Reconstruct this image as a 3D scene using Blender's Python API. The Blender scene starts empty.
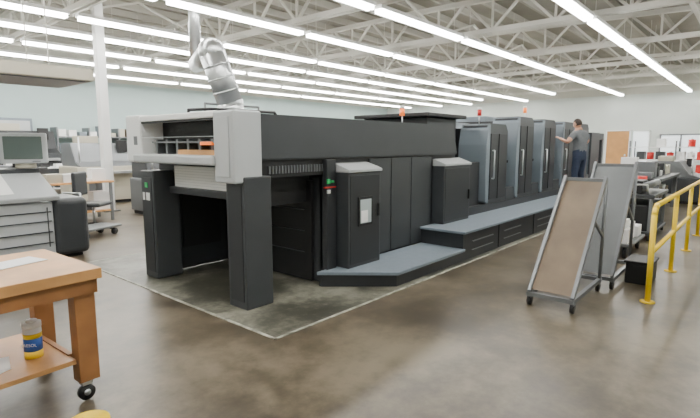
import bpy, bmesh, math, random
from mathutils import Vector, Matrix
random.seed(7)
R=math.radians
# ---------------------------------------------------------------- materials
def mat(name,col,rough=.5,metal=0.,emit=None,es=0.,var=0.,scale=4.,bump=0.,trans=0.,spec=None):
    m=bpy.data.materials.new(name); m.use_nodes=True
    nt=m.node_tree; p=nt.nodes['Principled BSDF']
    p.inputs['Base Color'].default_value=(*col,1)
    p.inputs['Roughness'].default_value=rough
    p.inputs['Metallic'].default_value=metal
    if emit: 
        p.inputs['Emission Color'].default_value=(*emit,1); p.inputs['Emission Strength'].default_value=es
    if var or bump:
        tc=nt.nodes.new('ShaderNodeTexCoord'); n=nt.nodes.new('ShaderNodeTexNoise')
        n.inputs['Scale'].default_value=scale; n.inputs['Detail'].default_value=5
        nt.links.new(tc.outputs['Object'],n.inputs['Vector'])
        if var:
            cr=nt.nodes.new('ShaderNodeValToRGB')
            cr.color_ramp.elements[0].position=.3; cr.color_ramp.elements[1].position=.7
            cr.color_ramp.elements[0].color=(*[c*(1-var) for c in col],1)
            cr.color_ramp.elements[1].color=(*[min(1,c*(1+var)) for c in col],1)
            nt.links.new(n.outputs['Fac'],cr.inputs['Fac']); nt.links.new(cr.outputs['Color'],p.inputs['Base Color'])
    return m
def floor_mat(name,cA,cB,cC,r0,r1,sc,lo=.38,hi=.62):
    m=bpy.data.materials.new(name); m.use_nodes=True; nt=m.node_tree; p=nt.nodes['Principled BSDF']; L=nt.links.new
    tc=nt.nodes.new('ShaderNodeTexCoord')
    def noise(s,d=6,dist=0.,rg=.6):
        n=nt.nodes.new('ShaderNodeTexNoise'); n.inputs['Scale'].default_value=s; n.inputs['Detail'].default_value=d; n.inputs['Roughness'].default_value=rg
        n.inputs['Distortion'].default_value=dist; L(tc.outputs['Object'],n.inputs['Vector']); return n
    n1=noise(sc,8,.2); n2=noise(sc*7,8,.0,.7); n3=noise(sc*.5,4,.0,.5)
    cr=nt.nodes.new('ShaderNodeValToRGB'); e=cr.color_ramp.elements; cr.color_ramp.interpolation='B_SPLINE'
    e[0].position=lo; e[0].color=(*cA,1); e[1].position=hi; e[1].color=(*cC,1)
    k=e.new(.5); k.color=(*cB,1)
    mx=nt.nodes.new('ShaderNodeMath'); mx.operation='MULTIPLY_ADD'; mx.inputs[1].default_value=.4
    L(n1.outputs['Fac'],mx.inputs[0])
    m2=nt.nodes.new('ShaderNodeMath'); m2.operation='MULTIPLY'; m2.inputs[1].default_value=.3; L(n2.outputs['Fac'],m2.inputs[0])
    m3=nt.nodes.new('ShaderNodeMath'); m3.operation='MULTIPLY_ADD'; m3.inputs[1].default_value=.3; L(n3.outputs['Fac'],m3.inputs[0]); L(m2.outputs[0],m3.inputs[2])
    L(m3.outputs[0],mx.inputs[2]); L(mx.outputs[0],cr.inputs['Fac']); L(cr.outputs['Color'],p.inputs['Base Color'])
    mr=nt.nodes.new('ShaderNodeMapRange'); mr.inputs['From Min'].default_value=.2; mr.inputs['From Max'].default_value=.8
    mr.inputs['To Min'].default_value=r0; mr.inputs['To Max'].default_value=r1
    L(n2.outputs['Fac'],mr.inputs['Value']); L(mr.outputs['Result'],p.inputs['Roughness'])
    return m
M_floor=floor_mat('concrete_floor_mat',(.042,.033,.021),(.10,.080,.052),(.185,.155,.11),.27,.42,.75,.42,.58)
M_pad=floor_mat('pad_mat',(.030,.029,.022),(.115,.112,.085),(.26,.255,.205),.36,.5,1.5,.43,.58)
M_edge=mat('pad_edge_mat',(.36,.36,.30),.6,var=.6,scale=9)
M_wall=mat('wall_paint',(.44,.555,.545),.7,var=.05,scale=.6)
M_wallb=mat('wall_paint_back',(.60,.65,.62),.7,var=.05,scale=.6)
M_wall2=mat('wall_paint_upper',(.55,.55,.49),.8,var=.05,scale=.5)
M_char=mat('charcoal_paint',(.038,.042,.046),.42,var=.08,scale=2)
M_char2=mat('dark_panel',(.021,.023,.026),.45,var=.08,scale=2)
M_black=mat('black_metal',(.008,.008,.009),.5)
M_seam=mat('seam_black',(.005,.005,.005),.8)
M_fin=mat('blue_gray_panel',(.165,.20,.23),.38,var=.05,scale=2)
M_silver=mat('silver_plastic',(.44,.46,.47),.35,var=.03,scale=3)
M_white=mat('white_paint',(.80,.81,.80),.45)
M_plat=mat('platform_rubber',(.19,.23,.27),.5,var=.06,scale=20)
M_steel=mat('galvanised_steel',(.62,.64,.65),.32,metal=.9,var=.1,scale=5)
M_gsteel=mat('gray_steel',(.20,.21,.22),.4,metal=.6)
M_paper=mat('paper',(.86,.86,.85),.7)
M_wood=mat('bench_wood',(.56,.29,.105),.42,var=.25,scale=3)
M_woodd=mat('bench_wood_dark',(.32,.14,.045),.5,var=.25,scale=4)
M_brown=mat('hardboard',(.17,.125,.083),.65,var=.2,scale=3)
M_bgray=mat('gray_board',(.14,.15,.155),.5,var=.1,scale=3)
M_yel=mat('safety_yellow',(.88,.60,.01),.4)
M_red=mat('red',(.55,.02,.015),.4)
M_org=mat('orange',(.9,.18,.02),.3,emit=(1,.2,.03),es=.8)
M_green=mat('green',(.02,.45,.12),.4)
M_blue=mat('blue',(.03,.12,.5),.4)
M_tube=mat('fluorescent_tube',(1,1,1),.4,emit=(1,.98,.93),es=33)
M_truss=mat('truss_paint',(.62,.61,.56),.6)
M_roof=mat('roof_deck',(.30,.29,.25),.8,var=.12,scale=1)
M_purl=mat('purlin_paint',(.44,.43,.38),.7)
M_skin=mat('skin',(.50,.27,.18),.5)
M_hair=mat('hair',(.03,.018,.012),.7)
M_shirt=mat('shirt_gray',(.13,.14,.15),.8,var=.1,scale=12)
M_jean=mat('jeans_dark',(.020,.032,.065),.8,var=.15,scale=20)
M_shoe=mat('shoe',(.03,.03,.03),.6)
M_door=mat('door_wood',(.50,.25,.08),.5,var=.1,scale=3)
M_tan=mat('tan_machine',(.47,.44,.35),.5)
M_screen=mat('crt_screen',(.10,.13,.12),.12)
M_win=mat('window_glass',(.45,.52,.53),.1)
M_glow=mat('painted_glow_glass',(.6,.65,.66),.2,emit=(.9,.97,1),es=1.2)  # emission paints bright glare into the window and door glass; not a lamp
M_eye=mat('eye_dark',(.02,.02,.02),.3)
M_lip=mat('lip',(.35,.12,.1),.5)
# ---------------------------------------------------------------- builder
class B:
    def __init__(s,name): s.name=name; s.bm=bmesh.new(); s.mats=[]
    def mi(s,m):
        if m not in s.mats: s.mats.append(m)
        return s.mats.index(m)
    def _add(s,t,m,smooth=False,M=None):
        i=s.mi(m)
        if M is not None: bmesh.ops.transform(t,matrix=M,verts=t.verts)
        vm={v:s.bm.verts.new(v.co) for v in t.verts}
        for f in t.faces:
            try: nf=s.bm.faces.new([vm[v] for v in f.verts])
            except ValueError: continue
            nf.material_index=i; nf.smooth=smooth
        t.free()
    def box(s,x0,x1,y0,y1,z0,z1,m,bev=0.,M=None,seg=2):
        t=bmesh.new(); bmesh.ops.create_cube(t,size=1)
        for v in t.verts: v.co=Vector(((x0+x1)/2+v.co.x*(x1-x0),(y0+y1)/2+v.co.y*(y1-y0),(z0+z1)/2+v.co.z*(z1-z0)))
        if bev: bmesh.ops.bevel(t,geom=t.edges[:],offset=bev,segments=seg,affect='EDGES',profile=.5)
        s._add(t,m,False,M)
    def cyl(s,a,b,r,m,r2=None,seg=12,caps=True):
        a=Vector(a);b=Vector(b);d=b-a;t=bmesh.new()
        bmesh.ops.create_cone(t,cap_ends=caps,segments=seg,radius1=r,radius2=r if r2 is None else r2,depth=d.length)
        M=Matrix.Translation((a+b)/2)@d.to_track_quat('Z','Y').to_matrix().to_4x4()
        s._add(t,m,seg>8,M)
    def pipe(s,pts,r,m,seg=10):
        for a,b in zip(pts,pts[1:]): s.cyl(a,b,r,m,seg=seg)
        for p in pts[1:-1]: s.ball(p,r*1.0,m,seg=8)
    def ball(s,c,r,m,sc=(1,1,1),seg=12):
        t=bmesh.new(); bmesh.ops.create_uvsphere(t,u_segments=seg,v_segments=max(6,seg//2+2),radius=r)
        s._add(t,m,True,Matrix.Translation(c)@Matrix.Diagonal((*sc,1)))
    def bar(s,a,b,w,h,m):
        a=Vector(a);b=Vector(b);d=b-a
        M=Matrix.Translation((a+b)/2)@d.to_track_quat('X','Z').to_matrix().to_4x4()
        s.box(-d.length/2,d.length/2,-w/2,w/2,-h/2,h/2,m,M=M)
    def prism(s,pts,axis,a,b,m,bev=0.):
        t=bmesh.new()
        def P(p,v): return {'z':(p[0],p[1],v),'y':(p[0],v,p[1]),'x':(v,p[0],p[1])}[axis]
        A=[t.verts.new(P(p,a)) for p in pts]; Bv=[t.verts.new(P(p,b)) for p in pts]
        n=len(pts); t.faces.new(A); t.faces.new(Bv[::-1])
        for i in range(n): t.faces.new([A[i],Bv[i],Bv[(i+1)%n],A[(i+1)%n]])
        bmesh.ops.recalc_face_normals(t,faces=t.faces[:])
        if bev: bmesh.ops.bevel(t,geom=t.edges[:],offset=bev,segments=2,affect='EDGES')
        s._add(t,m)
    def done(s,loc=(0,0,0),rz=0.,parent=None):
        me=bpy.data.meshes.new(s.name); 
        bmesh.ops.recalc_face_normals(s.bm,faces=s.bm.faces[:]); s.bm.to_mesh(me); s.bm.free()
        for m in s.mats: me.materials.append(m)
        o=bpy.data.objects.new(s.name,me); bpy.context.scene.collection.objects.link(o)
        o.location=loc; o.rotation_euler=(0,0,rz)
        if parent: o.parent=parent
        return o
def text(body,size,loc,rot,m,parent,name='lettering'):
    cu=bpy.data.curves.new(name,'FONT'); cu.body=body; cu.size=size; cu.extrude=.0005; cu.align_x='CENTER'; cu.align_y='CENTER'
    cu.materials.append(m); o=bpy.data.objects.new(name,cu); bpy.context.scene.collection.objects.link(o)
    o.location=loc; o.rotation_euler=rot; o.parent=parent; return o
# ---------------------------------------------------------------- room
XB,YL,XF,YR,H=30,22,-5,-4,5.7
b=B('floor'); b.box(XF,XB,YR,YL,-.2,0,M_floor); b.done()
b=B('concrete_pad')
b.box(2.5,16.5,2.96,6.9,.0,.006,M_pad); 
b.box(2.475,2.5,2.935,6.925,.0,.008,M_edge); b.box(2.475,16.5,2.935,2.96,.0,.008,M_edge); b.box(2.475,16.5,6.9,6.925,.0,.008,M_edge)
b.done()
def wall(name,x0,x1,y0,y1,m=None):
    b=B(name); b.box(x0,x1,y0,y1,0,4.3,m or M_wall); b.box(x0,x1,y0,y1,4.3,H,M_wall2); b.done()
wall('wall_back',XB,XB+.2,YR,YL,M_wallb); wall('wall_left',XF,XB,YL,YL+.2); wall('wall_right',XF,XB,YR-.2,YR,M_wallb); wall('wall_front',XF-.2,XF,YR,YL,M_wallb)
b=B('ceiling'); b.box(XF,XB,YR,YL,H,H+.15,M_roof)
for i in range(0,29):
    y=YR+.45+i*.9; b.box(XF,XB,y-.045,y+.045,H-.18,H,M_purl)
b.done()
def truss(x):
    b=B('roof_truss'); n=16; y0,y1=YR+.02,YL-.02; zb=4.6
    top=lambda y: 5.0+.45*(1-((y-9)/13)**2)
    for k in (-.07,.07): b.box(x+k-.025,x+k+.025,y0,y1,zb-.06,zb+.06,M_truss)
    for i in range(n):
        ya=y0+(y1-y0)*i/n; yb=y0+(y1-y0)*(i+1)/n; ym=(ya+yb)/2
        b.bar((x,ya,top(ya)),(x,yb,top(yb)),.14,.12,M_truss)
        b.bar((x,ya,zb),(x,ym,top(ym)),.06,.06,M_truss); b.bar((x,ym,top(ym)),(x,yb,zb),.06,.06,M_truss)
        b.bar((x,ya,zb),(x,ya,top(ya)),.05,.05,M_truss)
    b.done()
for x in (4.5,8.5,12.5,16.5,20.5,24.5,28.5): truss(x)
b=B('roof_bracing')
for y in (1.5,7.3,13,18):
    b.box(XF,XB,y-.04,y+.04,4.68,4.76,M_truss)
    for i in range(6):
        xa=4.5+i*4-4; b.bar((xa,y,4.7),(xa+2,y,5.35),.05,.05,M_truss); b.bar((xa+2,y,5.35),(xa+4,y,4.7),.05,.05,M_truss)
b.done()
for y in (.2,3.05,6.03,8.6,11.15,12.9,14.8,17.0,19.5):
    b=B('fluorescent_light_row'); x=-3.0+{8.6:.6,11.15:.0,12.9:1.2}.get(y,0)
    while x<26.2:
        b.box(x,x+3.45,y-.11,y+.11,4.26,4.33,M_white)
        b.box(x+.04,x+3.41,y-.085,y-.02,4.19,4.26,M_tube); b.box(x+.04,x+3.41,y+.02,y+.085,4.19,4.26,M_tube)
        for k in (.3,3.1): b.cyl((x+k,y,4.3),(x+k,y,H-.2),.006,M_truss,seg=6)
        x+=3.62
    b.done()
b=B('support_column'); b.box(4.9,5.1,11.9,12.1,0,5.1,M_white,.01); b.box(4.82,5.18,11.82,12.18,0,.03,M_gsteel); b.done()
b=B('door_1'); b.box(XB-.06,XB-.002,5.65,6.75,0,2.35,M_door,.01); b.ball((XB-.1,5.8,1.05),.05,M_steel)
for a in ((5.58,5.65),(6.75,6.82)): b.box(XB-.08,XB-.002,a[0],a[1],0,2.42,M_white)
b.box(XB-.08,XB-.002,5.58,6.82,2.35,2.42,M_white); b.done()
b=B('door_2'); b.box(XB-.06,XB-.002,4.75,5.45,0,2.3,M_glow,.01); b.box(XB-.08,XB-.002,4.68,4.75,0,2.37,M_white); b.box(XB-.08,XB-.002,4.68,5.5,2.3,2.37,M_white); b.done()
b=B('window_1'); b.box(XB-.05,XB-.002,1.6,4.2,.9,2.1,M_glow)
for y in (1.55,2.45,3.3,4.2): b.box(XB-.08,XB-.002,y-.04,y+.04,.85,2.15,M_gsteel)
for z in (.87,2.13): b.box(XB-.08,XB-.002,1.5,4.25,z-.04,z+.04,M_gsteel)
b.done()
# ---------------------------------------------------------------- printing press
root=bpy.data.objects.new('offset_printing_press',None); bpy.context.scene.collection.objects.link(root)
YN,YFa=3.7,5.75
b=B('delivery_housing')
b.prism([(2.97,1.45),(6.95,1.45),(6.80,1.90),(2.97,1.90)],'y',YN,YFa,M_char,.015)
b.box(3.0,6.85,YN+.05,YFa-.05,1.27,1.45,M_black)
for i in range(20): b.box(3.12+i*.042,3.138+i*.042,YN+.035,YN+.055,1.31,1.39,M_gsteel)
b.box(3.9,6.95,YN+.06,YFa-.06,.02,1.45,M_char2)
b.box(3.9,4.05,YN-.02,YN+.1,.02,1.44,M_char2,.008)
xs=[4.72,5.18,5.66,6.2]
for a,c in zip(xs,xs[1:]): b.box(a+.008,c-.008,YN+.02,YN+.08,.2,1.43,M_char,.006)
b.box(4.72,6.2,YN+.04,YN+.085,.2,1.43,M_seam)
b.box(3.86,4.04,YN-.03,YN+.0,1.12,1.135,M_red)
b.box(3.90,3.94,YN-.035,YN-.015,1.17,1.22,M_green); b.box(3.90,3.94,YN-.035,YN-.015,1.06,1.10,M_white)
b.cyl((3.975,YN-.05,1.19),(3.975,YN-.01,1.19),.015,M_green)
for y in (4.0,5.4): b.box(3.1,3.9,y-.03,y+.03,.95,1.3,M_black)
b.box(3.86,3.9,YN+.2,YFa-.2,.02,1.2,M_black)
for z in (.35,.6,.85): b.box(3.84,3.86,YN+.3,YFa-.3,z,z+.008,M_char)
b.box(3.0,3.9,5.56,5.64,.02,1.27,M_char2,.01); b.box(3.2,3.75,5.54,5.56,.3,1.0,M_black)
b.done(parent=root)
b=B('delivery_legs')
for (y0,y1) in ((3.66,3.95),(5.38,5.68)):
    b.box(2.75,3.08,y0,y1,.006,1.30,M_char,.012)
    b.box(2.742,2.752,y0+.04,y1-.04,.08,1.22,M_char2,.003)
b.box(2.735,2.75,5.5,5.56,1.1,1.16,M_green); b.box(2.735,2.75,5.46,5.54,.95,1.04,M_white); b.box(2.735,2.75,5.58,5.62,.95,1.04,M_paper)
b.done(parent=root)
b=B('delivery_front_cover')
x0,x1=2.66,2.985
b.box(x0,x1,3.67,4.0,1.24,1.92,M_silver,.02)
b.box(x0,x1,5.45,5.80,1.40,1.94,M_white,.02)
b.box(x0+.01,x1,3.98,5.47,1.86,1.925,M_white,.01)
b.box(x0-.03,x1-.05,3.98,5.6,1.40,1.50,M_silver,.02)
b.box(x0+.02,x0+.03,4.0,5.45,1.84,1.87,M_black)
b.box(x0+.28,x0+.30,4.0,5.45,1.48,1.87,M_black)
b.box(x0+.06,x0+.28,4.05,4.75,1.50,1.55,M_wood); b.box(x0+.06,x0+.2,4.05,5.3,1.62,1.64,M_gsteel)
for i in range(6): b.box(x0+.1,x0+.2,4.15+i*.22,4.19+i*.22,1.50,1.66,M_gsteel)
b.box(x0+.05,x0+.1,4.1,4.3,1.6,1.63,M_org)
b.box(x0+.005,x0+.012,4.0,5.45,1.68,1.685,M_steel)
b.box(x0-.012,x0,3.74,3.94,1.3,1.86,M_silver,.004)
b.box(x0-.006,x0+.002,5.52,5.6,1.6,1.7,M_gsteel)
b.done(parent=root)
b=B('paper_pile')
b.box(2.95,3.8,4.15,5.25,1.12,1.36,M_paper); b.box(2.9,3.85,4.1,5.3,1.04,1.12,M_char2,.01)
for i in range(7): b.box(2.945,3.8,4.145,5.25,1.15+i*.03,1.152+i*.03,M_silver)
for y in (4.15,5.25): b.cyl((3.4,y,1.08),(3.4,y,1.3),.012,M_steel)
b.done(parent=root)
b=B('operator_cabinets')
for (a,c,z0,yn) in ((4.08,4.68,.18,3.52),(6.28,7.1,.42,3.55)):
    b.box(a,c,yn,YN+.06,z0,1.29,M_char,.012)
    b.prism([(yn-.02,1.29),(YN+.06,1.29),(YN+.06,1.40),(yn+.05,1.345),(yn-.02,1.32)],'x',a-.01,c+.01,M_silver,.004)
    b.box(a+.03,c-.03,yn-.006,yn+.01,z0+.04,1.25,M_char2,.003)
    b.box(c-.07,c-.05,yn-.03,yn,.75,.9,M_black)
b.box(4.24,4.5,3.50,3.516,.66,1.0,M_black); b.box(4.27,4.47,3.496,3.502,.69,.97,M_win); b.box(4.28,4.4,3.492,3.497,.7,.84,M_paper)
b.done(parent=root)
b=B('operator_platform')
pl=[(3.80,3.68),(4.36,3.04),(5.94,3.04),(5.94,3.72),(3.8,3.72)]
b.prism(pl,'z',.006,.145,M_char2); pl2=[(3.76,3.70),(4.34,3.0),(5.94,3.0),(5.94,3.72),(3.76,3.72)]
b.prism(pl2,'z',.145,.18,M_plat,.004)
b.box(5.94,14.2,3.04,3.72,.006,.385,M_char2); b.box(5.91,14.2,3.0,3.72,.385,.42,M_plat,.005)
for x in (7.1,8.6,10.1,11.6,13.1): b.box(x,x+.012,3.03,3.05,.02,.385,M_seam)
for x in (6.2,7.3,8.8,10.3,11.8): b.box(x,x+.7,3.025,3.045,.24,.255,M_gsteel); b.box(x,x+.7,3.025,3.045,.12,.13,M_gsteel)
b.done(parent=root)
b=B('press_base'); b.box(6.95,14.6,3.68,5.75,.006,.55,M_char2); 
b.box(6.9,7.9,4.25,5.6,.5,2.06,M_char,.02); b.box(6.7,8.0,4.1,5.65,2.06,2.12,M_black,.01); b.box(6.95,7.9,3.78,4.25,.5,1.3,M_char2)
b.done(parent=root)
tops=[1.98,2.16,2.16,2.16,2.16]
for i,x in enumerate((8.0,9.35,10.75,12.15,13.5)):
    t=tops[i]; b=B('printing_unit_%d'%(i+1))
    b.prism([(x+.05,.5),(x+.95,.5),(x+.95,t-.12),(x+.85,t),(x+.12,t),(x+.05,t-.05)],'y',3.72,4.2,M_char,.01)
    b.prism([(x+.06,.56),(x-.0,.60),(x-.04,1.1),(x-.03,1.6),(x+.02,t-.12),(x+.09,t-.01),(x+.12,t-.03),(x+.12,.56)],'y',3.69,4.23,M_fin,.006)
    b.box(x+.18,x+.88,3.70,3.725,.62,t-.18,M_char2,.004); b.box(x+.5,x+.51,3.69,3.70,.62,t-.18,M_seam)
    b.cyl((x+.25,3.66,1.0),(x+.25,3.66,1.5),.013,M_steel)
    for z in (1.0,1.5): b.cyl((x+.25,3.66,z),(x+.25,3.71,z),.012,M_steel)
    b.box(x+.05,x+.95,4.2,5.7,.5,t-.08,M_char2,.01)
    b.box(x+.95,x+1.4,3.95,5.65,.5,1.25,M_black); b.cyl((x+1.15,4.0,1.35),(x+1.15,5.6,1.35),.16,M_gsteel,seg=20)
    b.box(x+.95,x+1.38,3.72,3.95,.5,.78,M_char,.01)
    b.box(x+.1,x+.9,4.4,5.5,t-.08,t+.03,M_fin,.01)
    b.box(x-.05,x-.035,3.85,4.05,1.25,1.3,M_black)
    b.done(parent=root)
b=B('feeder')
b.box(14.7,15.6,3.7,5.7,.006,1.95,M_char,.02); b.box(14.68,14.72,3.75,4.3,.6,1.9,M_fin); b.box(15.6,16.4,3.9,5.5,.1,1.1,M_paper); b.box(15.6,16.5,3.8,5.6,1.75,1.95,M_char,.02)
b.box(16.3,16.5,3.8,4.0,.006,1.8,M_char); b.box(16.3,16.5,5.4,5.6,.006,1.8,M_char)
b.done(parent=root)
b=B('signal_lamps')
for (x,y,z,c) in ((6.4,4.4,1.9,M_org),(8.5,4.1,1.98,M_red),(11.0,4.2,2.16,M_org)):
    b.cyl((x,y,z),(x,y,z+.16),.012,M_steel); b.cyl((x,y,z+.16),(x,y,z+.27),.04,c); b.cyl((x,y,z+.27),(x,y,z+.31),.04,M_white)
b.done(parent=root)
b=B('top_hoses')
b.pipe([(3.2,5.3,1.93),(3.2,5.3,2.02),(3.3,5.0,2.02),(4.2,4.9,2.02),(4.3,4.9,1.9)],.018,M_black)
b.pipe([(3.7,5.72,1.9),(3.7,5.72,2.15),(4.6,5.72,2.15),(4.6,5.72,1.9)],.015,M_gsteel)
b.box(3.7,5.0,5.2,5.7,1.9,1.96,M_gsteel,.01)
b.done(parent=root)
b=B('exhaust_duct')
b.cyl((3.95,5.5,2.0),(3.95,5.5,2.15),.17,M_steel,seg=24); b.cyl((3.95,5.5,2.15),(3.72,5.55,2.8),.17,M_steel,seg=24)
b.ball((3.95,5.5,2.15),.172,M_steel,seg=24)
b.ball((3.72,5.55,2.8),.172,M_steel,seg=24); b.cyl((3.72,5.55,2.8),(5.9,9.4,3.3),.16,M_steel,seg=24); b.ball((5.9,9.4,3.3),.162,M_steel,seg=24)
b.cyl((5.9,9.4,3.3),(5.9,9.4,H-.01),.12,M_steel,seg=24)
for z in (.25,.5,.75): 
    p=Vector((3.95,5.5,2.15)).lerp(Vector((3.72,5.55,2.8)),z); d=Vector((-.23,.05,.65)).normalized()*.012
    b.cyl(p-d,p+d,.178,M_steel,seg=24)
b.box(3.7,4.2,5.25,5.72,1.962,2.0,M_gsteel,.01)
b.done()
# ---------------------------------------------------------------- wooden bench
br=B('wooden_workbench')
br.box(-.9,0,0,.87,.79,.855,M_wood,.004); br.box(-1.9,-.9,0,.87,.79,.855,M_wood,.004)
br.box(-1.9,-.02,.03,.06,.70,.79,M_woodd); br.box(-.06,-.03,.03,.84,.70,.79,M_woodd)
for x in (-.15,-1.85):
    for y in (.05,.70):
        br.box(x,x+.12,y,y+.1,.14,.79,M_woodd,.004)
        br.cyl((x+.05,y+.035,.055),(x+.05,y+.065,.055),.05,M_black,seg=18); br.cyl((x+.05,y+.03,.055),(x+.05,y+.07,.055),.02,M_steel)
        br.box(x+.02,x+.08,y+.02,y+.08,.11,.14,M_steel)
br.box(-1.85,-.16,.06,.80,.27,.30,M_wood,.003); br.box(-.17,-.14,.15,.70,.25,.31,M_woodd)
ob=br.done((1.19,3.03,0),R(3))
b=B('paper_sheet'); b.box(-.14,.14,-.1,.1,0,.003,M_paper); b.done((.88,3.55,.857),R(15))
b=B('paper_sheet'); b.box(-.2,.2,-.12,.12,0,.003,M_paper); b.done((.50,3.26,.302),R(25))
b=B('paper_sheet'); b.box(-.15,.15,-.1,.1,0,.003,M_paper); b.done((.60,3.36,.306),R(-12))
b=B('wipes_canister')
b.cyl((0,0,0),(0,0,.19),.05,M_paper,seg=28); b.cyl((0,0,.045),(0,0,.125),.0506,M_blue,seg=28); b.cyl((0,0,.0),(0,0,.045),.0508,M_yel,seg=28)
b.cyl((0,0,.125),(0,0,.155),.0508,M_yel,seg=28); b.cyl((0,0,.19),(0,0,.22),.052,M_white,seg=28); b.cyl((0,0,.22),(0,0,.235),.03,M_white,seg=20)
can=b.done((.875,3.33,.302)); 
text('FRESOL',.026,(-.0335,-.0395,.088),(R(90),0,R(-40)),M_paper,can)
b=B('yellow_bucket'); b.cyl((0,0,0),(0,0,.33),.07,M_yel,r2=.085,seg=28,caps=False); b.cyl((0,0,0),(0,0,.01),.07,M_yel,seg=28)
b.cyl((0,0,.315),(0,0,.335),.092,M_yel,seg=28); b.pipe([(-.085,0,.32),(-.1,.05,.25),(0,.11,.2),(.1,.05,.25),(.085,0,.32)],.004,M_steel); b.done((.785,2.27,0))
# ---------------------------------------------------------------- press control console
b=B('press_control_console')
b.box(-.6,2.33,7.42,8.1,.08,.82,M_silver,.015); b.box(2.33,2.78,7.38,8.15,.05,.86,M_char,.08,seg=4)
b.box(-.6,2.7,7.5,8.0,0,.08,M_black)
for z in (.25,.4,.55,.68): b.box(.3,2.3,7.405,7.425,z,z+.014,M_char)
for x in (.3,1.3,2.25): b.box(x,x+.012,7.408,7.425,.2,.75,M_char)
b.prism([(7.35,.84),(8.25,1.22),(8.25,1.28),(7.33,.90)],'x',-.6,2.4,M_silver,.01)
b.prism([(7.45,.955),(8.15,1.245),(8.15,1.25),(7.45,.96)],'x',-.5,1.9,M_paper)
for i in range(9): b.prism([(7.5,.98),(8.1,1.228),(8.1,1.235),(7.5,.987)],'x',-.3+i*.22,-.26+i*.22,M_gsteel)
b.box(-.6,2.4,8.05,8.4,.1,1.26,M_char,.01)
b.done()
b=B('crt_monitor'); 
b.box(-.29,.29,-.05,.05,.07,.50,M_silver,.02); b.box(-.23,.23,-.062,-.045,.13,.45,M_screen,.008)
b.prism([(-.25,.1),(.25,.1),(.17,.42),(-.17,.42)],'y',.05,.38,M_tan,.01); b.cyl((0,.1,0),(0,.1,.08),.13,M_tan,seg=20)
b.box(.1,.2,-.056,-.05,.09,.105,M_gsteel)
b.done((2.2,8.0,1.27),R(-22))
b=B('console_light_hood')
b.prism([(7.2,2.48),(8.4,2.48),(8.4,2.66),(7.2,2.64)],'x',-1.5,2.9,M_tan,.01); b.box(-1.4,2.82,7.28,8.3,2.465,2.48,M_gsteel)
for x in (-.9,2.4):
    for y in (7.35,8.2): b.cyl((x,y,2.6),(x,y,H-.2),.008,M_truss,seg=6)
b.done()
# ---------------------------------------------------------------- tables, machines behind
def table(name,x,y,w,d,h,m,stuff=True,rz=0):
    b=B(name); b.box(0,w,0,d,h-.04,h,m,.006)
    for a in (.03,w-.08):
        for c in (.03,d-.08): b.box(a,a+.05,c,c+.05,0,h-.04,M_gsteel)
    b.box(.05,w-.05,.05,d-.05,.2,.23,m)
    for i in range(5):
        if stuff:
            q=.05+i*(w-.4)/4; u=random.uniform(.05,d-.35); z=random.uniform(.03,.3)
            b.box(q,q+.28,u,u+.25,h,h+z,random.choice([M_paper,M_paper,M_tan,M_brown,M_black,M_char,M_wood]))
            b.box(q,q+.3,u,u+.3,.23,.23+z*1.5,random.choice([M_paper,M_brown,M_char]))
    b.done((x,y,0),rz)
table('work_table',2.9,10.5,1.6,.8,.85,M_wood)
table('work_table',2.0,12.5,2.0,.9,.9,M_wood)
table('work_table',4.2,17.0,2.2,.9,.9,M_white)
table('work_table',6.5,18.7,2.4,.9,.9,M_tan)
table('work_table',.8,10.4,1.4,.8,.85,M_char)
b=B('office_chair')
b.box(-.24,.24,-.24,.24,.45,.53,M_char,.03); b.box(-.22,.22,.2,.27,.65,1.1,M_char,.03); b.box(-.03,.03,.22,.26,.45,.7,M_black)
b.cyl((0,0,.12),(0,0,.45),.025,M_steel)
for k in range(5):
    a=k*2*math.pi/5; p=(.28*math.cos(a),.28*math.sin(a)); b.bar((0,0,.13),(p[0],p[1],.08),.04,.03,M_black); b.ball((p[0],p[1],.035),.035,M_black)
b.done((3.7,9.6,0),R(40))
def machine(name,x,y,w,d,h,m,m2):
    b=B(name); b.box(0,w,0,d,.08,h*.62,m,.02); b.box(.05,w-.05,.05,d-.05,0,.08,M_black)
    b.prism([(0,h*.62),(d,h*.62),(d,h),(d*.45,h),(d*.25,h*.7)],'x',.05*w,.95*w,m2,.015)
    b.box(w*.1,w*.9,-.25,.02,h*.5,h*.54,M_steel,.005)
    b.box(w*.15,w*.4,-.012,.0,h*.15,h*.45,M_gsteel); b.cyl((w*.6,d*.3,h*.66),(w*.9,d*.3,h*.66),.06,M_steel)
    b.box(w*.7,w*.85,d*.3,d*.4,h*.85,h*1.05,M_black,.01)
    b.box(w*.2,w*.5,d*.6,d*.9,h,h*1.12,M_tan,.01); b.cyl((w*.1,d*.2,h*.6),(w*.1,d*.2,h*1.1),.02,M_steel)
    b.done((x,y,0))
machine('folding_machine',5.2,10.2,1.3,1.1,1.35,M_gsteel,M_char)
machine('paper_cutter',4.9,13.6,1.8,1.3,1.65,M_tan,M_gsteel)
machine('folding_machine',7.4,15,1.6,1.2,1.7,M_char,M_tan)
machine('small_offset_press',1.6,15.0,1.8,1.2,1.7,M_char,M_gsteel)
machine('small_offset_press',10.5,12.5,2.2,1.4,1.9,M_tan,M_fin)
machine('collating_machine',14,13,2.5,1.4,2.1,M_fin,M_silver)
machine('collating_machine',7.0,11.2,1.8,1.2,1.7,M_gsteel,M_char)
machine('paper_cutter',2.6,18.3,1.3,1.2,1.9,M_gsteel,M_char)
machine('small_offset_press',4.4,19.4,2.2,1.3,2.1,M_char,M_char2)
machine('folding_machine',2.0,9.5,.7,.6,1.25,M_char,M_gsteel)
b=B('pegboard_cabinet'); b.box(3.0,6.2,21.2,21.9,0,2.6,M_fin,.02)
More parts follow.
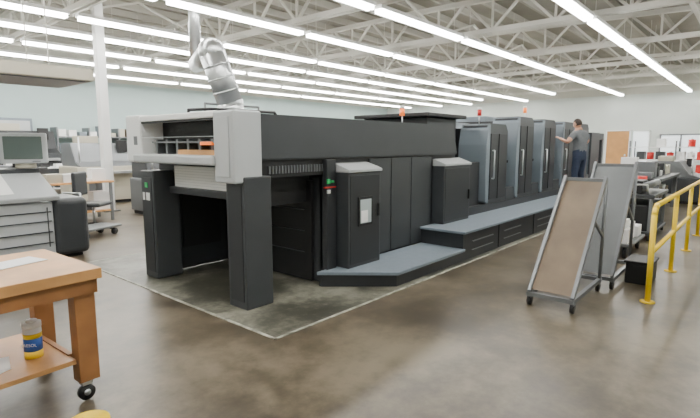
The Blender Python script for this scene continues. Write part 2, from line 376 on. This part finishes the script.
for i in range(3): b.box(3.1+i*1.03,3.1+i*1.03+.95,21.17,21.2,.1,2.5,M_silver,.01)
b.done()
b=B('storage_shelves')
for x in (7,8.2,9.4,10.6): b.box(x,x+.05,21.2,21.9,0,2.3,M_gsteel)
for z in (.1,.7,1.3,1.9):
    b.box(7,10.65,21.2,21.9,z,z+.04,M_gsteel)
    for i in range(9): b.box(7.1+i*.39,7.38+i*.39,21.3,21.7,z+.04,z+random.uniform(.2,.5),random.choice([M_paper,M_tan,M_brown,M_char,M_fin]))
b.done()
b=B('hand_cart'); b.box(0,.8,0,.5,.14,.18,M_gsteel,.01)
for x in (.1,.7):
    for y in (.08,.42): b.cyl((x,y-.02,.06),(x,y+.02,.06),.06,M_black)
b.pipe([(.02,.05,.16),(.02,.05,.8),(.02,.45,.8),(.02,.45,.16)],.015,M_steel); b.done((3.1,8.5,0),R(20))
# ---------------------------------------------------------------- right side
def rack(name,x,y,lean,h,w,m,depth):
    b=B(name)
    a=Vector((x,0,.16)); t=Vector((x+lean,0,h))
    b.prism([(a.x,a.z),(t.x,t.z),(t.x+.03,t.z),(a.x+.03,a.z)],'y',y,y+w,m)
    for yy in (y-.03,y+w):
        b.bar((a.x-.02,yy+.015,a.z-.02),(t.x,yy+.015,t.z+.03),.03,.05,M_gsteel)
        b.cyl((t.x+.03,yy+.015,t.z),(x+lean+.02,yy+.015,.13),.018,M_gsteel)
        b.bar((x-.05,yy+.015,.12),(x+depth,yy+.015,.12),.04,.04,M_gsteel)
        b.bar((t.x-.35*lean,yy+.015,t.z*.66),(t.x+.02,yy+.015,t.z*.5),.02,.03,M_gsteel)
        for xx in (x,x+depth-.08):
            b.cyl((xx,yy-.0,.05),(xx,yy+.03,.05),.05,M_black,seg=16); b.box(xx-.03,xx+.03,yy-.005,yy+.035,.08,.12,M_gsteel)
    for xx in (x-.03,x+depth): b.bar((xx,y,.12),(xx,y+w,.12),.04,.04,M_gsteel)
    b.bar((t.x,y-.03,t.z),(t.x,y+w+.03,t.z),.03,.04,M_gsteel)
    b.done()
rack('a_frame_board_rack',4.75,1.28,.95,1.22,.38,M_brown,1.0)
rack('a_frame_board_rack',5.85,1.18,.85,1.35,.42,M_bgray,.95)
b=B('safety_railing')
b.pipe([(5.6,.78,0),(5.6,.78,.9),(5.64,.78,.96),(5.72,.78,.99),(10.4,.78,.99)],.027,M_yel,seg=14)
b.cyl((5.6,.78,.52),(10.4,.78,.52),.024,M_yel)
for x in (7.2,8.8,10.4): b.cyl((x,.78,0),(x,.78,.99),.026,M_yel)
for x in (5.6,7.2,8.8,10.4): b.cyl((x,.78,0),(x,.78,.012),.07,M_yel)
b.done()
b=B('black_tote'); b.box(0,.42,0,.26,0,.24,M_black,.015); b.box(-.015,.435,-.015,.275,.24,.27,M_black,.008); b.done((6.25,.86,0))
b=B('box_cart'); b.box(0,1.1,0,.6,.18,.22,M_gsteel,.005)
for x in (.1,1.0):
    for y in (.08,.52): b.cyl((x,y-.02,.08),(x,y+.02,.08),.08,M_black)
for (x,y,z,h) in ((.05,.05,.22,.2),(.4,.08,.22,.25),(.75,.05,.22,.16),(.1,.1,.42,.12)): b.box(x,x+.3,y,y+.4,z,z+h,M_paper,.006)
b.done((7.5,1.3,0))
b=B('black_supply_cart')
b.box(0,1.5,0,1.0,.1,.16,M_char,.01); b.box(0,1.5,0,1.0,.72,.78,M_char,.01); b.box(.05,1.45,.08,.95,.16,.6,M_black,.02)
for x in (.03,1.42):
    for y in (.03,.92): b.box(x,x+.05,y,y+.05,.08,.78,M_gsteel); b.cyl((x+.02,y,.05),(x+.02,y+.04,.05),.05,M_black)
b.box(.1,.6,.2,.8,.78,1.0,M_black,.02); b.cyl((.1,.15,.92),(1.2,.15,.92),.06,M_gsteel,seg=18)
b.box(.75,1.05,.3,.7,.78,.92,M_paper,.01); b.cyl((1.25,.4,.78),(1.25,.4,1.02),.08,M_red,seg=16); b.cyl((1.25,.65,.78),(1.25,.65,1.05),.07,M_tan,seg=16); b.cyl((.9,.8,.78),(.9,.8,1.1),.05,M_blue,seg=14)
b.pipe([(.02,.1,.78),(-.1,.1,.95),(-.1,.9,.95),(.02,.9,.78)],.015,M_steel)
b.done((9.2,1.3,0))
b=B('parts_table'); b.box(0,3,0,1.0,.82,.88,M_char,.01)
for x in (.05,2.85):
    for y in (.05,.85): b.box(x,x+.1,y,y+.1,0,.82,M_gsteel)
b.box(.1,2.9,.1,.9,.3,.34,M_gsteel)
for i in range(7): 
    q=.1+i*.4; b.box(q,q+.25,.2,.6,.88,.88+random.uniform(.1,.35),random.choice([M_paper,M_tan,M_black,M_gsteel,M_red]),.01)
for i in range(6): q=.1+i*.45; b.box(q,q+.3,.2,.6,.34,.34+random.uniform(.1,.3),random.choice([M_paper,M_brown,M_black]),.01)
b.done((12,1.6,0))
b=B('supply_shelving')
for x in (20,20.9): 
    for y in (.9,2.3,3.7): b.box(x,x+.05,y,y+.05,0,1.75,M_gsteel)
for z in (.15,.6,1.05,1.5):
    b.box(20,20.95,.9,3.75,z,z+.04,M_white)
    for i in range(9): 
        q=1.0+i*.3
        if z>1.4 and i%3: continue
        if i%2: b.cyl((20.2,q,z+.04),(20.2,q,z+.29),.11,random.choice([M_red,M_red,M_paper,M_black]),seg=14); b.cyl((20.2,q,z+.29),(20.2,q,z+.33),.05,M_white)
        else: b.box(20.1,20.5,q-.13,q+.13,z+.04,z+.32,random.choice([M_paper,M_char,M_paper,M_red]),.01)
b.done()
machine('folding_machine',15.8,1.2,1.6,1.2,1.15,M_char,M_gsteel)
b=B('carton_stack')
for (x,y,z) in ((0,0,0),(.5,.02,0),(0,.5,0),(.03,.02,.4),(.5,.1,.4),(0.1,.1,.8)): b.box(x,x+.45,y,y+.45,z,z+.39,M_paper,.008); b.box(x+.2,x+.25,y-.001,y+.451,z,z+.391,M_tan)
b.done((18.2,3.1,0))
# ---------------------------------------------------------------- people
def skinmesh(chains,lvl=2):
    me=bpy.data.meshes.new('sk'); bm=bmesh.new(); lay=bm.verts.layers.skin.verify()
    for (vs,es,root) in chains:
        V=[]
        for co,r in vs:
            v=bm.verts.new(co); rr=r if isinstance(r,tuple) else (r,r); v[lay].radius=rr; v[lay].use_root=False; V.append(v)
        V[root][lay].use_root=True
        for a,c in es: bm.edges.new((V[a],V[c]))
    bm.to_mesh(me); bm.free()
    o=bpy.data.objects.new('sk',me); bpy.context.scene.collection.objects.link(o)
    s=o.modifiers.new('s','SKIN'); s.use_smooth_shade=True
    d=o.modifiers.new('d','SUBSURF'); d.levels=lvl
    dg=bpy.context.evaluated_depsgraph_get(); dg.update()
    out=bpy.data.meshes.new_from_object(o.evaluated_get(dg)); bpy.data.objects.remove(o); return out
def segd(p,a,c):
    ab=c-a; t=max(0,min(1,(p-a).dot(ab)/ab.length_squared)); return (p-(a+ab*t)).length,t
def person(name,J,mats,loc,rz,headrot=(0,0,0)):
    mshirt,mpant,mhair=mats
    V=lambda k:Vector(J[k])
    keys=['pelvis','spine','chest','neck','headb','shR','elR','wrR','shL','elL','wrL','hipR','knR','anR','toR','hipL','knL','anL','toL']
    rad=dict(pelvis=(.17,.13),spine=(.16,.125),chest=(.185,.13),neck=.062,headb=.055,shR=.085,elR=.05,wrR=.03,shL=.085,elL=.05,wrL=.03,
             hipR=.115,knR=.078,anR=.058,toR=.05,hipL=.115,knL=.078,anL=.058,toL=.05)
    ix={k:i for i,k in enumerate(keys)}
    E=[('pelvis','spine'),('spine','chest'),('chest','neck'),('neck','headb'),('chest','shR'),('shR','elR'),('elR','wrR'),('chest','shL'),('shL','elL'),('elL','wrL'),
       ('pelvis','hipR'),('hipR','knR'),('knR','anR'),('anR','toR'),('pelvis','hipL'),('hipL','knL'),('knL','anL'),('anL','toL')]
    me=skinmesh([([(J[k],rad[k]) for k in keys],[(ix[a],ix[c]) for a,c in E],0)])
    for m in (M_skin,mshirt,mpant,M_shoe): me.materials.append(m)
    lab={('neck','headb'):0,('chest','neck'):1,('shR','elR'):1,('shL','elL'):1,('elR','wrR'):0,('elL','wrL'):0,('anR','toR'):3,('anL','toL'):3}
    for f in me.polygons:
        c=f.center; best=None
        for e in E:
            d,t=segd(c,V(e[0]),V(e[1]))
            if best is None or d<best[0]: best=(d,e,t)
        e,t=best[1],best[2]
        if e in lab:
            l=lab[e]
            if e[0] in('shR','shL') and t>.6: l=0
            if e==('neck','headb') and t<.12: l=1
        elif e[0] in('pelvis','hipR','hipL','knR','knL'):
            l=2
            if e==('pelvis','spine') and t>.25: l=1
            if e[0] in('knR','knL') and t>.93: l=3
        else: l=1
        f.material_index=l; f.use_smooth=True
    emp=bpy.data.objects.new(name,None); bpy.context.scene.collection.objects.link(emp); emp.location=loc; emp.rotation_euler=(0,0,rz)
    o=bpy.data.objects.new('body',me); bpy.context.scene.collection.objects.link(o); o.parent=emp
    ch=[]
    for sd in ('R','L'):
        w=V('wr'+sd); d=(w-V('el'+sd)).normalized(); up=Vector((0,0,1))
        s=d.cross(up); s=s.normalized() if s.length>.1 else Vector((1,0,0)); n=s.cross(d).normalized()
        sg=1 if sd=='R' else -1
        pc=w+d*.05
        ch.append(([(w-d*.01,.026),(pc,(.04,.02)),(w+d*.085,(.042,.018))],[(0,1),(1,2)],0))
        for i,(off,ln) in enumerate(((-.032,.075),(-.011,.085),(.011,.08),(.032,.062))):
            a=w+d*.08+s*off; c1=a+d*ln*.5-n*.008; c2=c1+d*ln*.35-n*.022; c3=c2+d*ln*.15-n*.02
            ch.append(([(a,.010),(c1,.0095),(c2,.0085),(c3,.007)],[(0,1),(1,2),(2,3)],0))
        a=w+d*.03-s*sg*.03; c1=a+d*.03-s*sg*.03-n*.01; c2=c1+d*.03-s*sg*.008-n*.01
        ch.append(([(a,.013),(c1,.011),(c2,.009)],[(0,1),(1,2)],0))
    hm=skinmesh(ch,1); hm.materials.append(M_skin)
    for f in hm.polygons: f.material_index=0; f.use_smooth=True
    h=bpy.data.objects.new('hands',hm); bpy.context.scene.collection.objects.link(h); h.parent=emp
    b=B('head')
    t=bmesh.new(); bmesh.ops.create_uvsphere(t,u_segments=24,v_segments=18,radius=1)
    for v in t.verts:
        x,y,z=v.co
        if z<0: x*=1-.28*(-z)**1.5; y=y*(1-.2*(-z)) + (.12*-z if y>0 else .05*-z)
        v.co=Vector((x*.078,y*.096,z*.118))
    b._add(t,M_skin,True)
    b.prism([(.085,.02),(.125,-.022),(.085,-.03)],'x',-.013,.013,M_skin,.003)
    for sx in (-1,1):
        b.ball((sx*.03,.086,.005),.012,M_paper,seg=8); b.ball((sx*.03,.095,.005),.006,M_eye,seg=8); b.ball((sx*.079,-.005,-.005),.028,M_skin,(.35,.7,1.1),seg=10)
        b.box(sx*.03-.016,sx*.03+.016,.083,.092,.026,.032,mhair)
    b.box(-.024,.024,.083,.093,-.055,-.047,M_lip,.002)
    t=bmesh.new(); bmesh.ops.create_uvsphere(t,u_segments=24,v_segments=16,radius=1)
    for v in t.verts: v.co=Vector((v.co.x*.086,v.co.y*.103-.006,v.co.z*.118+.012))
    dl=[v for v in t.verts if (v.co.y>.02 and v.co.z<.055) or v.co.z<-.055+max(0,v.co.y)*1.2]
    bmesh.ops.delete(t,geom=dl,context='VERTS'); b._add(t,mhair,True)
    hd=b.done(parent=emp); hb=V('headb'); hd.location=hb+Vector((0,.02,.07)); hd.rotation_euler=headrot
    return emp
J=dict(pelvis=(0,0,.98),spine=(0,.02,1.16),chest=(0,.04,1.36),neck=(0,.06,1.51),headb=(0,.09,1.60),
  shR=(.21,.04,1.43),shL=(-.21,.04,1.43),elR=(.42,.10,1.24),wrR=(.44,.32,1.38),elL=(-.40,.08,1.24),wrL=(-.36,.32,1.34),
  hipR=(.10,0,.90),knR=(.14,.05,.50),anR=(.16,-.02,.09),toR=(.20,.19,.045),hipL=(-.10,0,.90),knL=(-.18,-.0,.5),anL=(-.24,-.1,.09),toL=(-.27,.1,.045))
person('press_operator',J,(M_shirt,M_jean,M_hair),(12.2,3.3,.42),R(-18),(R(-18),0,0))
# ---------------------------------------------------------------- world, camera
w=bpy.data.worlds.new('World'); bpy.context.scene.world=w; w.use_nodes=True
w.node_tree.nodes['Background'].inputs[0].default_value=(.9,.95,1,1); w.node_tree.nodes['Background'].inputs[1].default_value=.3
cam=bpy.data.cameras.new('Camera'); co=bpy.data.objects.new('Camera',cam); bpy.context.scene.collection.objects.link(co)
cam.sensor_width=36; cam.lens=480/700*36; co.location=(0,0,1.6); co.rotation_euler=(R(90-7.6),0,R(40.6-90)); cam.clip_start=.05
bpy.context.scene.camera=co
